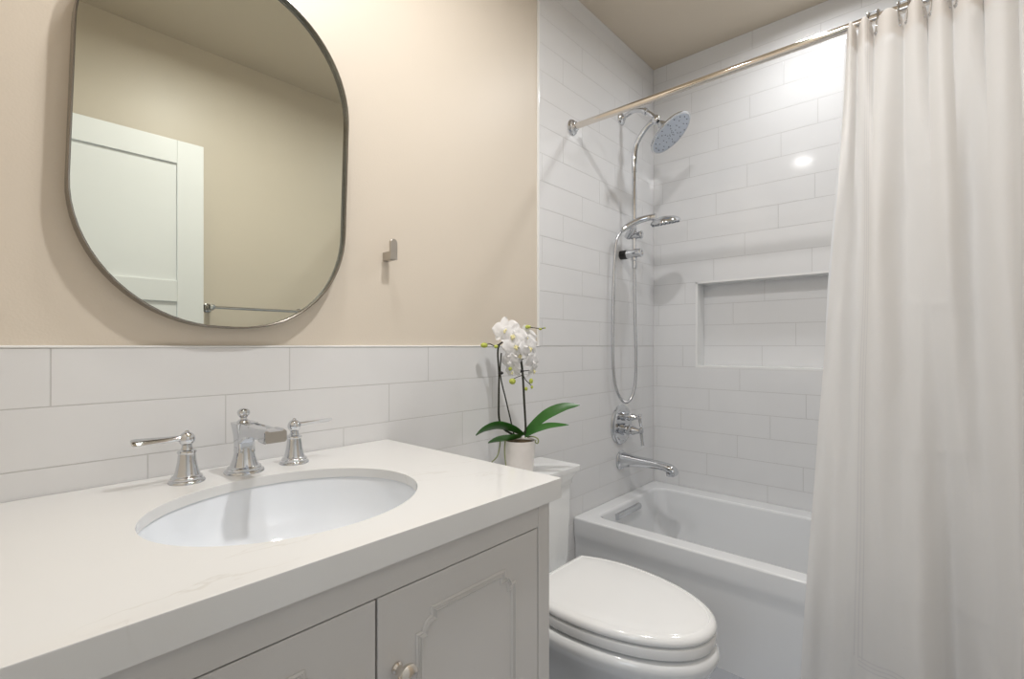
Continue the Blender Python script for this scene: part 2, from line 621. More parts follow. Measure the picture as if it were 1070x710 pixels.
for ins, z, r in ((-0.006, TZ, 0.056), (0.0, TZ - 0.001, 0.05), (0.004, TZ - 0.004, 0.05), (0.008, TZ - 0.012, 0.05), (0.020, 0.22, 0.07), (0.032, 0.12, 0.09), (0.046, 0.075, 0.11), (0.075, 0.050, 0.12), (0.12, 0.044, 0.10)):
    rings.append(rrect(icx, icy, ihx - ins, ihy - ins, r, z))
bm = B()
loft(bm, rings)
tub = tag(obj('bathtub', bm, M['tub'], angle=50), 'white alcove bathtub with flat apron front beneath the shower fittings', 'bathtub')
# linear chrome overflow bar on the tap end
bm = B()
t = bmesh.new()
loft(t, [[Vector((x, y, z)) for x, y, z in r] for r in [
    [(1.905 + s, 1.098 - d, 0.337 + h) for d, h in ((0, 0.012), (0.010, 0.017), (0.020, 0.014), (0.025, 0.004), (0.022, -0.008), (0.012, -0.015), (0, -0.013))]
    for s in (0.0, 0.004, 0.20, 0.204)]])
merge(bm, t)
obj('overflow_plate', bm, M['chrome'], tub)
bm = B()
lathe(bm, [(0.03, 0), (0.03, 0.003), (0.022, 0.006), (0.018, 0.004), (0.001, 0.004)], (2.06, 0.9, 0.0442), seg=32)
obj('drain', bm, M['chrome'], tub)

# ------------------------------------------------------------------ vanity
CX0, CX1, CY0, CY1, CZ = XL + 0.001, 0.783, 0.570, YB - 0.002, 0.83
VX0, VX1, VF, VT = XL + 0.003, 0.766, 0.587, 0.789
van = thing('vanity_cabinet', ((VX0 + VX1) / 2, 0.87, 0), 'pale grey painted vanity cabinet with two notched-panel doors under the countertop', 'cabinet')
bm = B()
ft = 0.02
box(bm, (VX0, VF + ft, 0.09), (VX0 + 0.018, CY1, VT))
box(bm, (VX1 - 0.018, VF + ft, 0.09), (VX1, CY1, VT))
box(bm, (VX0, VF + ft, 0.09), (VX1, CY1, 0.108))
box(bm, (VX0, CY1 - 0.012, 0.09), (VX1, CY1, VT))
box(bm, (VX0 + 0.005, VF + 0.06, 0.0), (VX1 - 0.005, CY1, 0.09))
DZ0, DZ1 = 0.13, 0.7405
box(bm, (VX0, VF, 0.09), (VX0 + 0.045, VF + ft, VT), 0.001)
box(bm, (0.7320, VF, 0.09), (VX1, VF + ft, VT), 0.001)
box(bm, (VX0 + 0.045, VF + 0.0002, DZ1 + 0.002), (0.7320, VF + ft, VT), 0.001)
box(bm, (VX0 + 0.045, VF + 0.0002, 0.09), (0.7320, VF + ft, DZ0 - 0.002), 0.001)
obj('body', bm, M['cab'], van, smooth=False)
bm = B()
box(bm, (VX0 + 0.045, VF + ft + 0.004, 0.11), (0.7320, VF + ft + 0.006, VT - 0.03))
obj('gap_shade_sheet', bm, M['dark'], van, smooth=False)  # thin dark sheet that paints the shade seen in the door gaps


def door_moulding(x0, x1, z0, z1):
    n, stp, r = 0.028, 0.012, 0.018
    pts = []

    def corner(cx, cz, sx, sz, flip):
        q = [(cx - sx * n, cz), (cx - sx * n, cz - sz * stp)]
        for i in range(1, 9):
            a = PI / 2 * (1 - i / 8)
            q.append((cx - sx * n + sx * r * math.cos(a), cz - sz * (stp + r) + sz * r * math.sin(a)))
        q.append((cx, cz - sz * (stp + r)))
        return q[::-1] if flip else q
    pts += corner(x1, z1, 1, 1, False)
    pts += corner(x1, z0, 1, -1, True)
    pts += corner(x0, z0, -1, -1, False)
    pts += corner(x0, z1, -1, 1, True)
    return pts


def cabinet_door(x0, x1, kx, which):
    bm = B()
    box(bm, (x0, VF + 0.0004, DZ0), (x1, VF + ft, DZ1), 0.0012)
    d = obj('door', bm, M['cab'], van, smooth=False)
    c = (x0 + x1) / 2
    bm = B()
    prof = [(-0.0065, -0.0005), (-0.0065, 0.0010), (-0.0038, 0.0024), (-0.0024, 0.0007), (-0.0014, 0.0007), (0.0, 0.0028), (0.0014, 0.0007), (0.0024, 0.0007), (0.0038, 0.0024), (0.0065, 0.0010), (0.0065, -0.0005)]
    sweep_closed(bm, door_moulding(c - 0.105, c + 0.105, 0.19, 0.688), prof, lambda u, v, h: Vector((u, VF - h, v)))
    o = obj('panel_moulding', bm, M['cab'], d, angle=25)
    bm = B()
    k = Vector((kx, VF, 0.631))
    lathe(bm, [(0.0085, 0.0), (0.0085, 0.003), (0.006, 0.006), (0.0055, 0.014), (0.0075, 0.019), (0.0145, 0.022), (0.0165, 0.0255), (0.0160, 0.029), (0.0125, 0.0325), (0.006, 0.034), (0.0005, 0.0343)], k, (0, -1, 0), 36)
    obj('knob', bm, M['nickel'], d)


cabinet_door(VX0 + 0.047, 0.3755, 0.345, 'left')
cabinet_door(0.3790, 0.7300, 0.4095, 'right')

# countertop with the oval cut-out
EX, EY, EA, EB = 0.376, 0.836, 0.217, 0.186
NS = 96
angs = [2 * PI * i / NS for i in range(NS)]
for X, Y in ((CX0, CY0), (CX1, CY0), (CX1, CY1), (CX0, CY1)):
    a = math.atan2(Y - EY, X - EX) % (2 * PI)
    j = min(range(NS), key=lambda i: abs(angs[i] - a))
    angs[j] = a


def rect_pt(a):
    c, s = math.cos(a), math.sin(a)
    tx = ((CX1 if c > 0 else CX0) - EX) / c if abs(c) > 1e-9 else 1e9
    ty = ((CY1 if s > 0 else CY0) - EY) / s if abs(s) > 1e-9 else 1e9
    t = min(tx, ty)
    return EX + c * t, EY + s * t


def ell_pt(a, ga=0.0):
    c, s = math.cos(a), math.sin(a)
    A, Bb = EA + ga, EB + ga
    t = 1 / math.sqrt((c / A) ** 2 + (s / Bb) ** 2)
    return EX + c * t, EY + s * t


CT = 0.04        # mitred apron height
CH = 0.019       # slab thickness
bm = B()
rings = []
for ga, z in ((0, CZ - CT), (0, CZ - 0.002), (0.0006, CZ - 0.0006), (0.002, CZ)):
    rings.append([Vector((*ell_pt(a, ga), z)) for a in angs])


def rect_ring(ins, z):
    out = []
    for a in angs:
        x, y = rect_pt(a)
        out.append(Vector((min(max(x, CX0 + ins), CX1 - ins), min(max(y, CY0 + ins), CY1 - ins), z)))
    return out


rings[0] = [Vector((*ell_pt(a, 0), CZ - CH)) for a in angs]
rings += [rect_ring(0.002, CZ), rect_ring(0.0006, CZ - 0.0006), rect_ring(0, CZ - 0.002), rect_ring(0, CZ - CT), rect_ring(0.03, CZ - CT), rect_ring(0.03, CZ - CH)]
loft(bm, rings, closed=True)
ctop = tag(obj('countertop', bm, M['quartz'], angle=40), 'white quartz vanity countertop with a square edge and oval sink cutout', 'countertop')

# undermount basin
sink = thing('sink', (EX, EY, CZ - 0.19), 'oval white undermount sink set into the quartz countertop', 'sink')
bm = B()
prof = [(0.016, -CH - 0.0005), (0.003, -CH - 0.0005), (0.001, -CH - 0.005), (-0.002, -0.040), (-0.010, -0.072), (-0.026, -0.104), (-0.055, -0.132), (-0.095, -0.150), (-0.14, -0.156), (-0.160, -0.158),
        (-0.160, -0.170), (-0.09, -0.162), (-0.045, -0.143), (-0.014, -0.110), (0.004, -0.072), (0.012, -0.042), (0.016, -CH - 0.010)]
loft(bm, [[Vector((EX + (EA + g) * math.cos(a), EY + (EB + g) * math.sin(a), CZ + z)) for a in [2 * PI * i / NS for i in range(NS)]] for g, z in prof], closed=True)
obj('basin', bm, M['basin'], sink, angle=50)
bm = B()
lathe(bm, [(0.024, 0.0), (0.024, 0.003), (0.020, 0.005), (0.017, 0.003), (0.001, 0.004)], (EX, EY, CZ - 0.1585), seg=32)
obj('drain', bm, M['chrome'], sink)

# ------------------------------------------------------------------ taps on the counter
FY = 1.085


def bell(bm, x, y, z, r, h, top):
    """stepped flange and flared bell, from base radius r to top radius"""
    k = r
    prof = [(k, 0), (k, 0.0025), (k * 0.97, 0.0045), (k * 0.90, 0.0058), (k * 0.855, 0.0062), (k * 0.85, 0.0068), (k * 0.86, 0.0085), (k * 0.85, 0.0105), (k * 0.80, 0.0122), (k * 0.735, 0.0130), (k * 0.715, 0.0134)]
    for i in range(0, 13):
        t = i / 12
        rr = top + (k * 0.70 - top) * (1 - t) ** 1.7
        prof.append((rr, 0.0142 + (h - 0.0142) * t))
    lathe(bm, prof, (x, y, z), seg=48)


def tap_handle(x, sgn):
    bm = B()
    bell(bm, x, FY, CZ, 0.0305, 0.056, 0.0145)
    lathe(bm, [(0.0155, 0), (0.0165, 0.002), (0.0150, 0.005), (0.0105, 0.007), (0.0085, 0.013), (0.0092, 0.018), (0.0085, 0.02)], (x, FY, CZ + 0.055), seg=36)
    t = obj('handle', bm, M['chrome'], sp)
    bm = B()
    c = Vector((x, FY, CZ + 0.082))
    ball(bm, c, 0.0138, u=28, v=18)
    ball(bm, c + Vector((0, 0, 0.0135)), 0.004)
    # flat flared lever blade, rolled a little about its length
    roll = math.radians(28) * (1 if sgn < 0 else -1)
    rings = []
    for d, w, th in ((0.004, 0.0075, 0.006), (0.016, 0.0070, 0.0045), (0.035, 0.0085, 0.0034), (0.060, 0.0104, 0.0028), (0.078, 0.0115, 0.0025), (0.084, 0.0105, 0.0022), (0.086, 0.0075, 0.001)):
        r = []
        for j in range(16):
            a = 2 * PI * j / 16
            yy, zz = w * math.cos(a), th * math.sin(a)
            y2 = yy * math.cos(roll) - zz * math.sin(roll)
            z2 = yy * math.sin(roll) + zz * math.cos(roll)
            r.append(c + Vector((sgn * d, y2, z2 + 0.002 + d * 0.02)))
        rings.append(r)
    loft(bm, rings)
    obj('lever', bm, M['chrome'], t, angle=50)
    return t


sp = thing('faucet', (0.384, FY, CZ), 'chrome widespread faucet with channel spout and two lever handles behind the sink', 'faucet')
tap_handle(0.282, -1)
tap_handle(0.487, 1)
bm = B()
# side profile of the spout arm, swept across its width, waisted on the column
rows = [(1.085, 0.9315, 0.912, 0.0150), (1.072, 0.9318, 0.890, 0.0160), (1.064, 0.932, 0.8935, 0.0168), (1.040, 0.932, 0.905, 0.0176), (1.000, 0.932, 0.911, 0.0180),
        (0.972, 0.932, 0.911, 0.0180), (0.964, 0.934, 0.909, 0.0200), (0.938, 0.934, 0.908, 0.0200), (0.930, 0.932, 0.910, 0.0195)]
rings = []
for y, zt, zb, w in rows:
    e = min(0.003, (zt - zb) * 0.2)
    rings.append([Vector((0.384 + px, y, pz)) for px, pz in ((-w, zb + e), (-w + e, zb), (w - e, zb), (w, zb + e), (w, zt - e), (w - e, zt), (w - 0.006, zt), (w - 0.0075, zt - 0.002), (-w + 0.0075, zt - 0.002), (-w + 0.006, zt), (-w + e, zt), (-w, zt - e))])
loft(bm, rings)
col_ = []
for z, w in ((0.872, 0.0168), (0.880, 0.0162), (0.892, 0.0164), (0.906, 0.0174), (0.920, 0.0192), (0.929, 0.0208), (0.932, 0.0208)):
    col_.append(rrect(0.384, FY, w, w, 0.006, z, 4))
loft(bm, col_)
spt = obj('spout', bm, M['chrome'], sp, angle=28)
bm = B()
bell(bm, 0.384, FY, CZ, 0.0375, 0.052, 0.0180)
obj('spout_base', bm, M['chrome'], spt)
bm = B()
lathe(bm, [(0.0150, 0), (0.0155, 0.002), (0.0130, 0.004), (0.0110, 0.0065), (0.0065, 0.009), (0.0060, 0.012), (0.0075, 0.0135), (0.0110, 0.018), (0.0122, 0.0225), (0.0110, 0.027), (0.0070, 0.0300), (0.0005, 0.0315)], (0.384, FY + 0.004, 0.929), seg=36)
obj('finial', bm, M['chrome'], spt)

# ------------------------------------------------------------------ wall mirror
MX, MZ, MHX, MHZ = 0.3855, 1.5190, 0.2635, 0.3920
MLEAN = 0.031          # the mirror hangs a touch out of plumb


def mirror_ring(y, ins, n=18):
    rx, rz = 0.246, 0.252
    cl, sl = math.cos(MLEAN), math.sin(MLEAN)
    out = []
    for k, (sx, sz) in enumerate(((1, 1), (-1, 1), (-1, -1), (1, -1))):
        for i in range(n + 1):
            a = PI / 2 * (k + i / n)
            p, q = sx * (MHX - rx) + (rx - ins) * math.cos(a), sz * (MHZ - rz) + (rz - ins) * math.sin(a)
            out.append(Vector((MX + p * cl + q * sl, y, MZ - p * sl + q * cl)))
    return out


mir = thing('wall_mirror', (MX, YP, MZ - MHZ), 'large rounded mirror with thin dark metal frame on the beige wall', 'mirror')
bm = B()
loft(bm, [mirror_ring(YP - 0.0005, 0.0), mirror_ring(1.1432, 0.0), mirror_ring(1.1420, 0.0010), mirror_ring(1.1420, 0.0028), mirror_ring(1.1428, 0.0036), mirror_ring(1.1560, 0.0040), mirror_ring(1.1565, 0.012), mirror_ring(YP - 0.0005, 0.012)], closed=True)
obj('frame', bm, M['frame'], mir, angle=30)
bm = B()
loft(bm, [mirror_ring(1.1535, 0.0043), mirror_ring(1.1560, 0.0043)])
obj('glass', bm, M['mirror'], mir, smooth=False)

# ------------------------------------------------------------------ robe hook
hk = thing('robe_hook', (0.785, YP, 1.33), 'small brushed nickel robe hook on the beige wall right of the mirror', 'hook')
bm = B()
t = bmesh.new()
loft(t, [rrect(0, 0, 0.0095, 0.0125, 0.003, z) for z in (0, 0.034)])
merge(bm, t, Matrix.Translation((0.785, YP, 1.338)) @ Matrix.Rotation(PI / 2, 4, 'X'))
obj('post', bm, M['brushed'], hk)
bm = B()
rr = []
for y, ins in ((YP - 0.034, 0.0008), (YP - 0.0348, 0), (YP - 0.0402, 0), (YP - 0.041, 0.0008)):
    ring = [Vector((0.785 - 0.0115 + ins, y, 1.327 + ins)), Vector((0.785 + 0.0115 - ins, y, 1.327 + ins))]
    for i in range(13):
        a = PI * i / 12
        ring.append(Vector((0.785 + (0.0115 - ins) * math.cos(a), y, 1.372 + (0.0115 - ins) * math.sin(a))))
    rr.append(ring)
loft(bm, rr)
obj('tab', bm, M['brushed'], hk)

# ------------------------------------------------------------------ towel bar on the opposite wall
tb = thing('towel_bar', (0.97, YO, 1.27), 'chrome towel bar on the beige wall beside the white door, seen in the mirror', 'towel bar')
for x in (0.80, 1.26):
    bm = B()
    lathe(bm, [(0.022, 0.0), (0.022, 0.004), (0.014, 0.008), (0.010, 0.014), (0.010, 0.062), (0.014, 0.066), (0.016, 0.074), (0.012, 0.082), (0.001, 0.085)], (x, YO, 1.277), (0, 1, 0), 28)
    obj('post', bm, M['chrome'], tb)
bm = B()
tube(bm, [(0.79, YO + 0.072, 1.277), (1.27, YO + 0.072, 1.277)], 0.0075, 16)
obj('bar', bm, M['chrome'], tb)

# ------------------------------------------------------------------ toilet
toi = thing('toilet', (1.22, 0.75, 0), 'white elongated toilet with closed lid between vanity and tub', 'toilet')
AX = 1.218


def seat_ring(z, g=0.0, yback=0.918, n=72):
    """elongated outline, pointed to -Y, cut square at the hinge line"""
    out = []
    hw, yc, bf, bb = 0.186 + g, 0.748, 0.318 + g, 0.258 + g
    for i in range(n):
        a = 2 * PI * i / n
        c, s = math.cos(a), math.sin(a)
        y = yc + (bb if s > 0 else bf) * s
        x = hw * math.copysign(abs(c) ** 0.94, c)
        if y > yback + g:
            y = yback + g
        out.append(Vector((AX + x, y, z)))
    return out


bm = B()
loft(bm, [seat_ring(0.3745, -0.010), seat_ring(0.3755, -0.003), seat_ring(0.379, 0.0), seat_ring(0.386, 0.0005), seat_ring(0.393, -0.003), seat_ring(0.3975, -0.010), seat_ring(0.3988, -0.0165), seat_ring(0.3958, -0.0185), seat_ring(0.3958, -0.0215), seat_ring(0.3990, -0.0235), seat_ring(0.4005, -0.06), seat_ring(0.4010, -0.12)])
obj('lid', bm, M['lid'], toi, angle=60)
bm = B()
loft(bm, [seat_ring(0.3425, -0.012), seat_ring(0.3435, -0.004), seat_ring(0.347, -0.0005), seat_ring(0.368, 0.0), seat_ring(0.3715, -0.004), seat_ring(0.3725, -0.012)])
obj('seat', bm, M['lid'], toi, angle=60)
for sx in (-1, 1):
    bm = B()
    lathe(bm, [(0.011, -0.022), (0.0125, -0.019), (0.0125, 0.019), (0.011, 0.022)], (AX + sx * 0.075, 0.926, 0.370), (1, 0, 0), 24)
    obj('hinge', bm, M['lid'], toi)


def bowl_ring(z, g, yb, wide, n=72):
    """bowl outline blending from the oval rim to a narrower skirted foot; yb = back end"""
    out = []
    hw, yc, bf = (0.186 + g) * wide, 0.748, 0.318 + g
    for i in range(n):
        a = 2 * PI * i / n
        c, s = math.cos(a), math.sin(a)
        if s <= 0:
            y = yc + bf * s
            x = hw * c
        else:
            p = 0.55
            y = yc + (yb - yc) * abs(s) ** p
            x = hw * math.copysign(abs(c) ** p, c)
        out.append(Vector((AX + x, y, z)))
    return out


bm = B()
loft(bm, [bowl_ring(0.0, -0.10, 1.10, 1.05), bowl_ring(0.01, -0.095, 1.105, 1.06), bowl_ring(0.06, -0.10, 1.10, 1.02), bowl_ring(0.14, -0.085, 1.10, 0.98), bowl_ring(0.20, -0.055, 1.11, 0.95), bowl_ring(0.25, -0.025, 1.11, 0.97),
          bowl_ring(0.28, -0.008, 1.115, 0.99), bowl_ring(0.300, 0.004, 1.115, 1.0), bowl_ring(0.315, 0.0085, 1.115, 1.0), bowl_ring(0.327, 0.006, 1.115, 1.0), bowl_ring(0.335, -0.002, 1.113, 1.0), bowl_ring(0.3385, -0.014, 1.10, 1.0), bowl_ring(0.339, -0.05, 1.06, 1.0)])
obj('bowl', bm, M['ceramic'], toi, angle=60)
bm = B()
KX, KY = AX, 1.05
loft(bm, [rrect(KX, KY, 0.170, 0.068, 0.02, 0.337), rrect(KX, KY, 0.178, 0.072, 0.02, 0.37), rrect(KX, KY, 0.183, 0.074, 0.02, 0.50), rrect(KX, KY, 0.187, 0.075, 0.02, 0.618)])
obj('tank', bm, M['ceramic'], toi, angle=45)
bm = B()
loft(bm, [rrect(KX, KY, 0.1885, 0.0765, 0.02, 0.612), rrect(KX, KY, 0.1905, 0.0785, 0.02, 0.616), rrect(KX, KY, 0.1905, 0.0785, 0.02, 0.624), rrect(KX, KY, 0.193, 0.080, 0.02, 0.632), rrect(KX, KY, 0.1985, 0.084, 0.02, 0.642), rrect(KX, KY, 0.2065, 0.089, 0.018, 0.650), rrect(KX, KY, 0.213, 0.0915, 0.014, 0.655),
          rrect(KX, KY, 0.215, 0.093, 0.012, 0.658), rrect(KX, KY, 0.215, 0.093, 0.012, 0.671), rrect(KX, KY, 0.2135, 0.0915, 0.011, 0.6745), rrect(KX, KY, 0.209, 0.087, 0.010, 0.6755)])
obj('tank_lid', bm, M['ceramic'], toi, angle=50)

# ------------------------------------------------------------------ orchid on the tank lid
OX, OY, OZ = 1.200, 1.040, 0.6757
orc = thing('potted_orchid', (OX, OY, OZ), 'white orchid in a pale ceramic pot on the toilet tank lid', 'plant')
Rv, Fv = Vector((0.6669, -0.7451, 0)), Vector((0.7451, 0.6669, 0))
OO = Vector((OX, OY, 0))


def op(u, v, b=0.0):
    """local helper: sideways and height measured in steps of 3.11 mm from the pot's axis, b = metres in depth"""
    return OO + Rv * ((u - 540) * 0.00311) + Fv * b + Vector((0, 0, HC - (v - 361.4) * 0.00311))


bm = B()
lathe(bm, [(0.040, 0), (0.0425, 0.002), (0.0455, 0.03), (0.0490, 0.075), (0.0510, 0.107), (0.0505, 0.109), (0.0475, 0.108), (0.0465, 0.098)], (OX, OY, OZ), seg=48, cap=False)
lathe(bm, [(0.040, 0), (0.001, 0.0005)], (OX, OY, OZ), seg=48, cap=False)
pot = obj('pot', bm, M['pot'], orc)
bm = B()
lathe(bm, [(0.0468, 0.096), (0.046, 0.102), (0.02, 0.106), (0.001, 0.107)], (OX, OY, OZ), seg=40, cap=False)
obj('bark', bm, M['moss'], orc)


def leaf(pts, width, droop=0.25, side=None):
    """strap leaf: a centre line and a width, keeled along the middle, with thickness"""
    P = spline(pts, 8)
    n = len(P)
    top, bot = [], []
    for i, p in enumerate(P):
        d = (P[min(i + 1, n - 1)] - P[max(i - 1, 0)]).normalized()
        a = Vector(side).normalized() if side else d.cross(Vector((0, 0, 1))).normalized()
        a = (a - d * a.dot(d)).normalized()
        nn = a.cross(d).normalized()
        if nn.z < 0:
            nn = -nn
        t = i / (n - 1)
        w = width * (0.42 + 0.58 * math.sin(min(1, t / 0.55) * PI / 2)) if t < 0.55 else width * max(0.0, 1 - ((t - 0.55) / 0.452) ** 1.9)
        w = max(w, 0.0012)
        row, rb = [], []
        for k in range(9):
            s = -1 + k / 4
            q = p + a * (w * s) + nn * (w * droop * s * s)
            row.append(q)
            rb.append(q - nn * (0.0016 * (1 - abs(s) ** 3) + 0.0002))
        top.append(row + rb[::-1])
    bm = B()
    loft(bm, top)
    return obj('leaf', bm, M['leaf'], orc, angle=60)


leaf([op(543, 455, 0.0), op(533, 448.5, -0.012), op(518, 444.0, -0.028), op(505, 446.5, -0.04), op(495, 452.5, -0.045)], 0.027, 0.12, side=(Rv * 0.1 - Fv * 1.0 + Vector((0, 0, 0.75))))
leaf([op(541, 456, -0.01), op(530, 456, -0.035), op(518, 456.5, -0.05), op(507.5, 459.5, -0.055)], 0.023, 0.10, side=(-Fv + Vector((0, 0, 0.7))))
leaf([op(545, 454, 0.0), op(555, 444, 0.0), op(569, 432.5, -0.005), op(586, 425, -0.01), op(602, 423, -0.012)], 0.0195, 0.10, side=(-Fv * 0.9 + Rv * 0.45 + Vector((0, 0, -0.9))))
leaf([op(545, 456, -0.005), op(556, 448.5, -0.02), op(570, 443.5, -0.03), op(589.5, 442, -0.04)], 0.016, 0.10, side=(-Fv + Rv * 0.2 + Vector((0, 0, -0.5))))

for pts, rr in (([op(535, 455), op(524, 449), op(518.5, 438), op(518, 415), op(518.3, 392), op(517, 370), op(518.5, 361), op(523, 357, 0.01), op(530, 352, 0.015)], [0.0036, 0.0034, 0.003, 0.0026]),
                ([op(545, 455), op(546, 446), op(544.5, 420), op(543, 393), op(541.5, 380), op(540.8, 372), op(543, 362, 0.008), op(548, 350, 0.012)], [0.0034, 0.0032, 0.0028, 0.002])):
    bm = B()
    tube(bm, pts, rr, 10, sm=6)
    obj('flower_stem', bm, M['stem'], orc)
for pts in ([op(534, 455, 0.005), op(526, 420, 0.0), op(519.7, 392, 0.002), op(520.8, 369, 0.0)], [op(547, 455, 0.006), op(543.5, 392, 0.005), op(541.0, 373.5, 0.003)]):
    bm = B()
    tube(bm, pts, 0.0023, 8, sm=4)
    obj('stake', bm, M['stem'], orc)
for u, v in ((520, 390), (541.5, 388)):
    bm = B()
    ball(bm, op(u, v, -0.001), 0.0085, (1.1, 1.1, 0.65))
    obj('clip', bm, M['black'], orc)
# side sprigs carrying buds
for pts, r in (([op(521, 358.5), op(514, 361.5), op(508, 359.5), op(503.5, 361)], 0.0017), ([op(545, 343, 0.01), op(552, 342.5, 0.0), op(560, 343.5), op(566, 343)], 0.0015),
               ([op(543, 391), op(546, 397), op(550, 401), op(552.5, 404)], 0.0014), ([op(542, 388), op(548, 387.5), op(553, 387)], 0.0013), ([op(540, 377), op(546, 374), op(551, 371)], 0.0013),
               ([op(543.5, 392), op(538, 394), op(533.5, 396)], 0.0012), ([op(518, 362), op(516.5, 363.5), op(515, 362)], 0.0015)):
    bm = B()
    tube(bm, pts, r, 8, sm=5)
    obj('sprig', bm, M['stem'], orc)
for u, v, r, sx, sz, b in ((502.8, 361, 0.0095, 1.25, 0.9, 0), (515.2, 362.4, 0.0065, 1.1, 0.9, 0), (532.3, 398.6, 0.0095, 1.15, 1.05, -0.004), (551.8, 398.4, 0.0072, 0.9, 1.2, 0), (546.6, 406.5, 0.0055, 0.95, 1.15, 0), (552.6, 404.8, 0.0048, 0.9, 1.1, 0),
                           (548.5, 341.8, 0.0072, 1.3, 0.85, 0), (561.5, 344.2, 0.0045, 1.3, 0.8, 0), (566, 343, 0.0030, 1.2, 0.8, 0), (530, 385.5, 0.006, 1, 1, -0.012)):
    bm = B()
    ball(bm, op(u, v, b), r, (sx, sx, sz), 18, 12)
    obj('bud', bm, M['bud'], orc)
# aerial roots
for pts in ([op(520, 458, -0.035), op(519, 466, -0.045), op(516.5, 474, -0.05), op(510.5, 480, -0.05)], [op(525, 458, -0.035), op(524.3, 468, -0.045), op(525.8, 485, -0.05)],
            [op(548, 457), op(553, 454.5, -0.03), op(558, 456, -0.045), op(558, 460, -0.05), op(555.5, 459, -0.055), op(556, 456.5, -0.052)]):
    bm = B()
    tube(bm, pts, [0.0024, 0.0022, 0.0016], 8, sm=6)
    obj('aerial_root', bm, M['root'], orc)


def petal(bm, length, width, ang, tilt, cup, base=0.004):
    """one curved petal growing in local XY at angle ang, tilted forwards (+Z)"""
    n, mm = 7, 6
    rows = []
    for i in range(n + 1):
        t = i / n
        w = width * (math.sin(PI * (0.08 + 0.90 * t)) ** 0.62)
        row = []
        for k in range(mm + 1):
            s = -1 + 2 * k / mm
            x = base + length * t
            y = w * s
            z = tilt * length * t * t + cup * width * (s * s) + 0.0012 * math.sin(7 * t + 3 * s)
            row.append(Matrix.Rotation(ang, 3, 'Z') @ Vector((x, y, z)))
        rows.append(row)
    rings = []
    for row in rows:
        rings.append(row + [q - Vector((0, 0, 0.0005)) for q in row[::-1]])
    loft(bm, rings)


def flower(u, v, b, size, yaw, pitch, spin):
    size *= 1.16
    bm = B()
    for a in (90, 215, 325):
        petal(bm, size * 0.95, size * 0.34, math.radians(a), -0.12, 0.18)
    for a in (15, 165):
        t = bmesh.new()
        petal(t, size * 0.98, size * 0.56, math.radians(a), 0.05, -0.16)
        merge(bm, t, Matrix.Translation((0, 0, 0.0018)))
    d = (-Fv * math.cos(yaw) + Rv * math.sin(yaw)) * math.cos(pitch) + Vector((0, 0, math.sin(pitch)))
    z = d.normalized()
    x = Vector((0, 0, 1)).cross(z).normalized()
    y = z.cross(x)
    mx = Matrix.Translation(op(u, v, b)) @ Matrix((x, y, z)).transposed().to_4x4() @ Matrix.Rotation(spin, 4, 'Z')
    bmesh.ops.transform(bm, matrix=mx, verts=bm.verts)
    o = obj('flower', bm, M['petal'], orc, angle=70)
    bm = B()
    ball(bm, (0, 0.001, 0.006), size * 0.09, (0.9, 1.0, 1.3), 14, 10)
    ball(bm, (0, -size * 0.17, 0.010), size * 0.13, (0.8, 1.2, 0.7), 14, 10)
    for s in (-1, 1):
        ball(bm, (s * size * 0.13, -size * 0.06, 0.010), size * 0.09, (0.7, 1.0, 1.0), 12, 8)
    bmesh.ops.transform(bm, matrix=mx, verts=bm.verts)
    obj('flower_lip', bm, M['petal'] if random.random() < 0.5 else M['lip'], o)


for a in ((525, 345, -0.004, 0.037, -0.35, 0.15, 0.15), (533.5, 351.5, -0.018, 0.036, -0.15, 0.0, -0.3), (535.5, 362, -0.022, 0.035, 0.1, -0.1, 0.3), (545, 353, -0.002, 0.036, 0.5, 0.1, -0.15), (548.5, 364, -0.010, 0.035, 0.8, -0.05, 0.2),
          (540, 371, -0.016, 0.031, -0.1, -0.35, 0.5), (530.5, 378, -0.010, 0.029, -0.7, -0.35, 0.2), (533, 388, -0.006, 0.020, -0.4, -0.5, 0.0), (552.5, 378, 0.0, 0.031, 1.0, -0.25, -0.3), (553, 387, 0.004, 0.024, 1.15, -0.4, 0.2)):
    flower(*a)

# ------------------------------------------------------------------ shower fittings
def nozzles(spots, axis, r, h, parent):
    bm = B()
    lathe(bm, [(r, -0.0015), (r * 0.92, h * 0.6), (r * 0.5, h)], (0, 0, 0), axis, 8)
    first = obj('nozzle', bm, M['nozzle'], parent)
    for i, p in enumerate(spots):
        o = first if i == 0 else first.copy()
        if i:
            COL.objects.link(o)
            o.parent = parent
        o.location = p


SX = 2.085
sh = thing('shower_rail', (SX, YB, 1.5), 'chrome shower rail with round overhead shower on the tiled wall', 'shower')
bm = B()
lathe(bm, [(0.030, 0.0), (0.030, 0.004), (0.026, 0.009), (0.014, 0.014), (0.012, 0.022)], (SX, YB, 2.172), (0, -1, 0), 36)
obj('wall_flange', bm, M['chrome'], sh)
bm = B()
tube(bm, [(SX, 1.160, 2.172), (SX, 1.135, 2.181), (SX, 1.100, 2.188), (SX, 1.055, 2.176), (SX, 1.020, 2.148), (SX, 1.000, 2.128)], 0.0105, 16, sm=6)
lathe(bm, [(0.0125, 0), (0.0150, 0.002), (0.0150, 0.020), (0.0125, 0.022)], (SX, 1.052, 2.174), Vector((0, -0.66, -0.55)), 28)
obj('shower_arm', bm, M['chrome'], sh)
nrm = Vector((0.10, -0.63, -0.77)).normalized()
HCn = Vector((SX, 0.922, 2.032))
J = Vector((SX, 0.990, 2.112))
bm = B()
ball(bm, J, 0.0215, u=28, v=18)
tube(bm, [J, (SX, 1.020, 2.103), (SX, 1.056, 2.073), (SX, 1.088, 2.025), (SX, 1.098, 1.965), (SX, 1.0985, 1.90)], [0.012, 0.0125, 0.0125], 18, sm=6)
obj('diverter', bm, M['chrome'], sh)
bm = B()
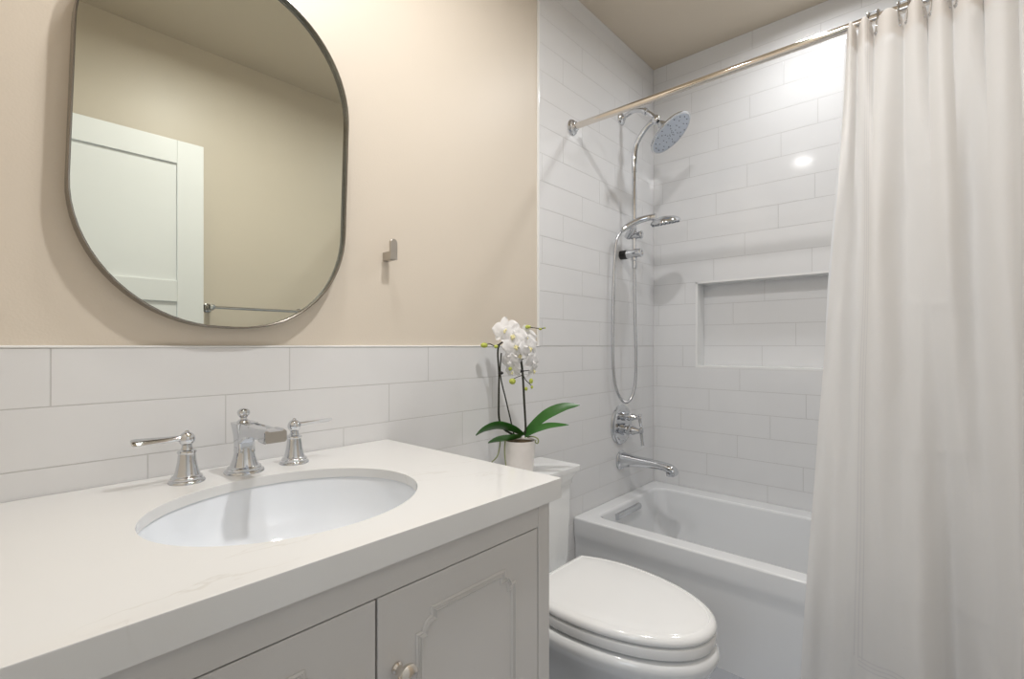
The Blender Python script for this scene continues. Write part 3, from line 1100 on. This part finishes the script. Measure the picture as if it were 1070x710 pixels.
tube(bm, [(SX, 1.0985, 1.95), (SX, 1.0985, 1.49)], 0.0105, 18)
lathe(bm, [(0.0105, 0), (0.0135, -0.002), (0.0135, -0.010), (0.008, -0.014), (0.008, -0.02)], (SX, 1.0985, 1.50), (0, 0, 1), 24)
lathe(bm, [(0.0105, 0), (0.0128, 0.002), (0.0128, 0.016), (0.0105, 0.018)], (SX, 1.0985, 1.955), (0, 0, 1), 24)
obj('riser_pipe', bm, M['chrome'], sh)
bm = B()
lathe(bm, [(0.013, -0.075), (0.016, -0.068), (0.024, -0.052), (0.026, -0.038), (0.030, -0.028), (0.060, -0.020), (0.092, -0.013), (0.104, -0.006), (0.106, 0.0), (0.103, 0.003), (0.098, 0.0035)], HCn, nrm, 56, cap=False)
head = obj('shower_head', bm, M['chrome'], sh)
bm = B()
lathe(bm, [(0.0985, 0.0030), (0.060, 0.0045), (0.001, 0.0055)], HCn, nrm, 48, cap=False)
obj('spray_face', bm, M['face'], head)
d_, a_, b_ = frame_for(nrm)
nozzles([HCn + (a_ * math.cos(2 * PI * (i + 0.3) / cnt) + b_ * math.sin(2 * PI * (i + 0.3) / cnt)) * rad + d_ * 0.004 for rad, cnt in ((0.010, 5), (0.022, 5), (0.042, 8), (0.064, 8), (0.084, 16)) for i in range(cnt)], nrm, 0.0027, 0.003, head)
# lower wall bracket
bm = B()
tube(bm, [(SX, 1.136, 1.521), (SX, 1.066, 1.521)], 0.0205, 28)
lathe(bm, [(0.0205, 0), (0.019, 0.004), (0.010, 0.006), (0.009, 0.003), (0.001, 0.003)], (SX, 1.066, 1.521), (0, -1, 0), 28)
br = obj('wall_bracket', bm, M['chrome'], sh)
bm = B()
tube(bm, [(SX, YB - 0.001, 1.521), (SX, 1.134, 1.521)], 0.0212, 28)
obj('bracket_spacer', bm, M['black'], br)
# sliding holder
bm = B()
tube(bm, [(SX, 1.122, 1.604), (SX, 1.066, 1.604)], [0.014, 0.0165, 0.0185], 24)
ball(bm, (SX, 1.063, 1.604), 0.0185, (0.9, 0.5, 0.98))
tube(bm, [(SX - 0.012, 1.128, 1.598), (SX - 0.026, 1.098, 1.628), (SX - 0.03, 1.085, 1.640)], [0.016, 0.018, 0.016], 18)
obj('slide_holder', bm, M['chrome'], sh)

hs = thing('hand_shower', (2.03, 1.10, 1.61), 'chrome hand shower with hose loop clipped to the shower rail', 'hand shower')
bm = B()
hp = [(2.005, 1.118, 1.618), (2.025, 1.095, 1.640), (2.045, 1.060, 1.659), (2.062, 1.015, 1.669), (2.070, 0.985, 1.668)]
tube(bm, hp, [0.0105, 0.0135, 0.0145, 0.014, 0.017], 20, sm=6)
obj('handle', bm, M['chrome'], hs)
hn = Vector((0.24, -0.03, -1)).normalized()
hc = Vector((2.078, 0.944, 1.641))
bm = B()
lathe(bm, [(0.001, -0.026), (0.022, -0.025), (0.042, -0.020), (0.058, -0.012), (0.066, -0.003), (0.067, 0.002), (0.064, 0.006), (0.058, 0.007)], hc, hn, 48, cap=False)
hh = obj('spray_head', bm, M['chrome'], hs)
bm = B()
lathe(bm, [(0.0585, 0.0065), (0.03, 0.008), (0.001, 0.0085)], hc, hn, 40, cap=False)
sf = obj('spray_face', bm, M['face'], hh)
d_, a_, b_ = frame_for(hn)
nozzles([hc + (a_ * math.cos(2 * PI * i / cnt) + b_ * math.sin(2 * PI * i / cnt)) * rad + d_ * 0.007 for rad, cnt in ((0.020, 8), (0.038, 12), (0.056, 22)) for i in range(cnt)], hn, 0.0036, 0.0045, hh)
bm = B()
hosep = spline([(2.003, 1.120, 1.615), (1.985, 1.134, 1.575), (1.978, 1.140, 1.50), (1.972, 1.143, 1.38), (1.970, 1.146, 1.20), (1.972, 1.146, 1.02), (1.985, 1.142, 0.91), (2.015, 1.130, 0.845), (2.045, 1.115, 0.828), (2.075, 1.103, 0.860), (2.090, 1.094, 0.95), (2.088, 1.093, 1.10), (2.085, 1.097, 1.30), (SX, 1.0985, 1.482)], 26)
rad = [0.0066 + (0.0006 if i % 2 else -0.0004) for i in range(len(hosep))]
tube(bm, hosep, rad, 12)
lathe(bm, [(0.0085, -0.035), (0.0105, -0.03), (0.0105, -0.004), (0.009, 0)], (SX, 1.0985, 1.4845), (0, 0, 1), 20)
obj('hose', bm, M['hose'], hs, angle=60)

# shower valve with two lever handles
vz = 0.715
vl = thing('shower_valve', (SX, YB, vz), 'chrome round shower valve plate with two levers above tub spout', 'shower valve')
bm = B()
lathe(bm, [(0.095, 0.0), (0.095, 0.004), (0.091, 0.009), (0.080, 0.013), (0.078, 0.0125), (0.074, 0.016), (0.030, 0.018), (0.001, 0.018)], (SX, YB, vz), (0, -1, 0), 64, cap=False)
obj('escutcheon', bm, M['chrome'], vl)
for zc, k, lv, out_ in ((vz + 0.040, 0.82, 0.040, 0.092), (vz - 0.022, 1.12, 0.066, 0.100)):
    bm = B()
    s = out_ / 0.1
    lathe(bm, [(0.026 * k, 0.0), (0.026 * k, 0.014 * s), (0.018 * k, 0.018 * s), (0.017 * k, 0.024 * s), (0.023 * k, 0.028 * s), (0.0235 * k, 0.038 * s), (0.017 * k, 0.044 * s), (0.020 * k, 0.05 * s), (0.018 * k, 0.056 * s), (0.012 * k, 0.072 * s), (0.0095 * k, 0.082 * s), (0.011 * k, 0.086 * s), (0.011 * k, 0.096 * s), (0.006, 0.1 * s), (0.0005, 0.101 * s)], (SX, YB - 0.016, zc), (0, -1, 0), 32)
    h = obj('valve_handle', bm, M['chrome'], vl)
    bm = B()
    yb = YB - 0.016 - 0.091 * s
    tube(bm, [(SX, yb, zc + 0.010), (SX, yb, zc - 0.012), (SX, yb - 0.004, zc - lv * 0.7), (SX, yb - 0.006, zc - lv)], [0.009, 0.0075, 0.0068, 0.0082], 16, sm=4)
    ball(bm, (SX, yb, zc + 0.009), 0.0095)
    obj('lever', bm, M['chrome'], h)

ts = thing('tub_spout', (SX, YB, 0.545), 'chrome tapered tub spout on the tile above the tub rim', 'tub spout')
bm = B()
lathe(bm, [(0.046, 0.0), (0.046, 0.005), (0.042, 0.010), (0.036, 0.012), (0.034, 0.016)], (SX, YB, 0.545), (0, -1, 0), 44)
obj('flange', bm, M['chrome'], ts)
rings = []
for y, zc, rx, rz in ((1.160, 0.546, 0.034, 0.036), (1.13, 0.5485, 0.0305, 0.032), (1.09, 0.550, 0.028, 0.026), (1.04, 0.551, 0.0265, 0.0225), (0.99, 0.551, 0.026, 0.0195), (0.955, 0.549, 0.026, 0.018), (0.930, 0.545, 0.026, 0.019), (0.912, 0.539, 0.0255, 0.0195), (0.900, 0.532, 0.024, 0.0165), (0.8955, 0.527, 0.020, 0.010)):
    rings.append([Vector((SX + rx * math.copysign(abs(math.cos(2 * PI * j / 32)) ** 0.8, math.cos(2 * PI * j / 32)), y, zc + rz * math.copysign(abs(math.sin(2 * PI * j / 32)) ** 0.85, math.sin(2 * PI * j / 32)))) for j in range(32)])
bm = B()
loft(bm, rings)
lathe(bm, [(0.021, 0.0), (0.021, -0.012), (0.019, -0.014), (0.016, -0.010), (0.001, -0.010)], (SX, 0.922, 0.526), (0, 0, 1), 28)
obj('spout', bm, M['chrome'], ts, angle=50)

# ------------------------------------------------------------------ curtain rod, rings, curtain, liner
RX, RZ = 1.68, 1.996
rod = thing('curtain_rod', (RX, 0.36, RZ), 'polished nickel shower curtain rod above the tub front', 'curtain rod')
bm = B()
tube(bm, [(RX, YB - 0.004, RZ), (RX, YO + 0.012, RZ)], 0.0125, 28)
obj('bar', bm, M['nickel'], rod)
for y, s in ((YB, -1), (YO + 0.008, 1)):
    bm = B()
    lathe(bm, [(0.031, 0.0), (0.032, 0.004), (0.029, 0.009), (0.024, 0.011), (0.023, 0.016), (0.019, 0.019), (0.0175, 0.024), (0.0135, 0.026)], (RX, y, RZ), (0, s, 0), 40)
    obj('end_flange', bm, M['chrome'], rod)

RINGS = [(0.158, 'chrome double-hook curtain ring nearest the rod flange'), (0.092, 'chrome double-hook curtain ring second from the curtain edge'), (0.044, 'chrome double-hook curtain ring third from the curtain edge'), (-0.004, 'chrome double-hook curtain ring fourth from the curtain edge')]


def ring_parts(y, label):
    t = thing('curtain_ring', (RX, y, RZ + 0.02), label, 'curtain ring', 'double-hook rings on the curtain rod')
    for dy in (-0.011, 0.011):
        bm = B()
        pts = [(RX - 0.020, y + dy * 0.7, RZ - 0.050), (RX - 0.027, y + dy * 0.8, RZ - 0.038), (RX - 0.0255, y + dy, RZ - 0.012), (RX - 0.018, y + dy, RZ + 0.010), (RX - 0.006, y + dy, RZ + 0.0195), (RX + 0.006, y + dy, RZ + 0.0195), (RX + 0.018, y + dy, RZ + 0.010), (RX + 0.0225, y + dy, RZ - 0.012), (RX + 0.020, y + dy, RZ - 0.040), (RX + 0.012, y + dy, RZ - 0.052), (RX + 0.008, y + dy, RZ - 0.044)]
        tube(bm, pts, 0.0018, 8, sm=5)
        ball(bm, pts[0], 0.0052)
        w = obj('wire_hook', bm, M['chrome'], t)
        bm = B()
        for ang in (-35, 0, 35):
            a = math.radians(ang)
            ball(bm, (RX + 0.0165 * math.sin(a), y + dy, RZ + 0.0165 * math.cos(a)), 0.0042, u=14, v=10)
        obj('roller_bead', bm, M['chrome'], w)
    bm = B()
    tube(bm, [(RX, y - 0.011, RZ + 0.0205), (RX, y + 0.011, RZ + 0.0205)], 0.0014, 8)
    obj('cross_bar', bm, M['chrome'], t)


for y, lb in RINGS:
    ring_parts(y, lb)


def smooth_(a, b, x):
    t = min(1, max(0, (x - a) / (b - a)))
    return t * t * (3 - 2 * t)


HOOKS = [0.216, 0.192, 0.156, 0.092, 0.044, -0.004, -0.06, -0.12, -0.185, -0.25, -0.31, -0.365, -0.408]


def curtain_point(s, t):
    """s across (0 = free edge near the tap end, 1 = far end), t down (0 = top, 1 = hem)"""
    # pleats at the top, hanging between hooks; they merge into wide soft folds lower down
    k = s * (len(HOOKS) - 1)
    i = min(int(k), len(HOOKS) - 2)
    f = k - i
    ytop = HOOKS[i] + (HOOKS[i + 1] - HOOKS[i]) * f
    pleat = math.sin(PI * f)
    ylow = 0.335 - 1.10 * s + 0.36 * s * s
    yy = ytop + (ylow - ytop) * smooth_(-0.15, 1.15, t) ** 1.15
    x_top = -0.006 - 0.036 * pleat ** 0.85
    ph = s * 2 * PI
    low = 0.032 * math.sin(ph * 3.1 + 0.6) + 0.016 * math.sin(ph * 5.3 + 1.9) + 0.010 * math.sin(ph * 8.7 + 0.4 + 1.2 * t)
    mid = 0.024 * math.sin(ph * 5.5 - 1.57) + 0.008 * math.sin(ph * 9.1 + 0.9)
    a = smooth_(0.0, 0.30, t)
    b = smooth_(0.25, 0.95, t)
    xo = x_top * (1 - a) + (a * (1 - b)) * (-0.026 + mid) + b * (-0.070 + low)
    nz = noise.noise(Vector((s * 9, t * 5, 3.3)))
    n2 = noise.noise(Vector((s * 30, t * 16, 1.3)))
    xo += 0.007 * nz * a + 0.0028 * n2 * a
    yy += 0.004 * nz * a
    crease = sum(math.exp(-((t - c - w * math.sin(s * 9 + c * 20)) / 0.004) ** 2) for c, w in ((0.22, 0.004), (0.42, 0.006), (0.61, 0.004), (0.81, 0.007)))
    xo -= 0.0026 * crease * (0.5 + noise.noise(Vector((s * 7, t * 3, 5.5))))
    xo -= 0.030 * smooth_(0.55, 0.95, t) * math.exp(-((s - 0.335) / (0.07 if s < 0.335 else 0.016)) ** 2)
    dip = 0.027 * (1 - pleat ** 0.6) * (1 - smooth_(0, 0.06, t))
    z = RZ - 0.012 - dip + 0.006 * pleat * (1 - a)
    z = z - t * 1.90
    return Vector((RX + xo, yy, z))


def cloth_mesh(fn, ns, nt_, thick):
    bm = bmesh.new()
    uvl = bm.loops.layers.uv.new('UVMap')
    g = [[fn(i / ns, j / nt_) for i in range(ns + 1)] for j in range(nt_ + 1)]
    vs = [[bm.verts.new(p) for p in r] for r in g]
    for j in range(nt_):
        for i in range(ns):
            f = bm.faces.new((vs[j][i], vs[j][i + 1], vs[j + 1][i + 1], vs[j + 1][i]))
            f.smooth = True
            for l, (a, b) in zip(f.loops, ((i, j), (i + 1, j), (i + 1, j + 1), (i, j + 1))):
                l[uvl].uv = (a / ns * 1.1, (1 - b / nt_) * 1.9)
    return bm


def cloth_obj(name, bm, material, parent=None, thick=0.0012):
    o = obj(name, bm, material, parent, angle=180)
    return o


cur = cloth_obj('shower_curtain', cloth_mesh(curtain_point, 330, 190, 0.001), M['curtain'])
tag(cur, 'off-white pleated shower curtain hanging outside the tub from the rod', 'curtain')
# stitched header band, folded to the inside of the top hem
bm = cloth_mesh(lambda s, t: curtain_point(s, t * 0.034) + Vector((0.0022, 0, -0.001)), 330, 8, 0.001)
cloth_obj('header_band', bm, M['header'], cur)


def liner_point(s, t):
    yt = 0.222 - 0.62 * s
    yl = 0.285 - 0.66 * s
    yy = yt + (yl - yt) * smooth_(-0.1, 0.6, t)
    x = 1.688 + 0.018 * math.sin(PI * min(1, t * 4) / 2) + 0.080 * smooth_(0.35, 0.85, t)
    ph = s * 2 * PI
    x += (0.010 * math.sin(ph * 6.5 + 0.7) + 0.006 * math.sin(ph * 11 + t * 2)) * smooth_(0, 0.2, t)
    x += 0.003 * noise.noise(Vector((s * 12, t * 7, 8.1)))
    return Vector((x, yy, RZ - 0.022 - t * 1.79))


lin = cloth_obj('curtain_liner', cloth_mesh(liner_point, 160, 120, 0.0006), M['liner'], thick=0.0006)
tag(lin, 'translucent white curtain liner hanging inside the tub behind the curtain', 'curtain liner')
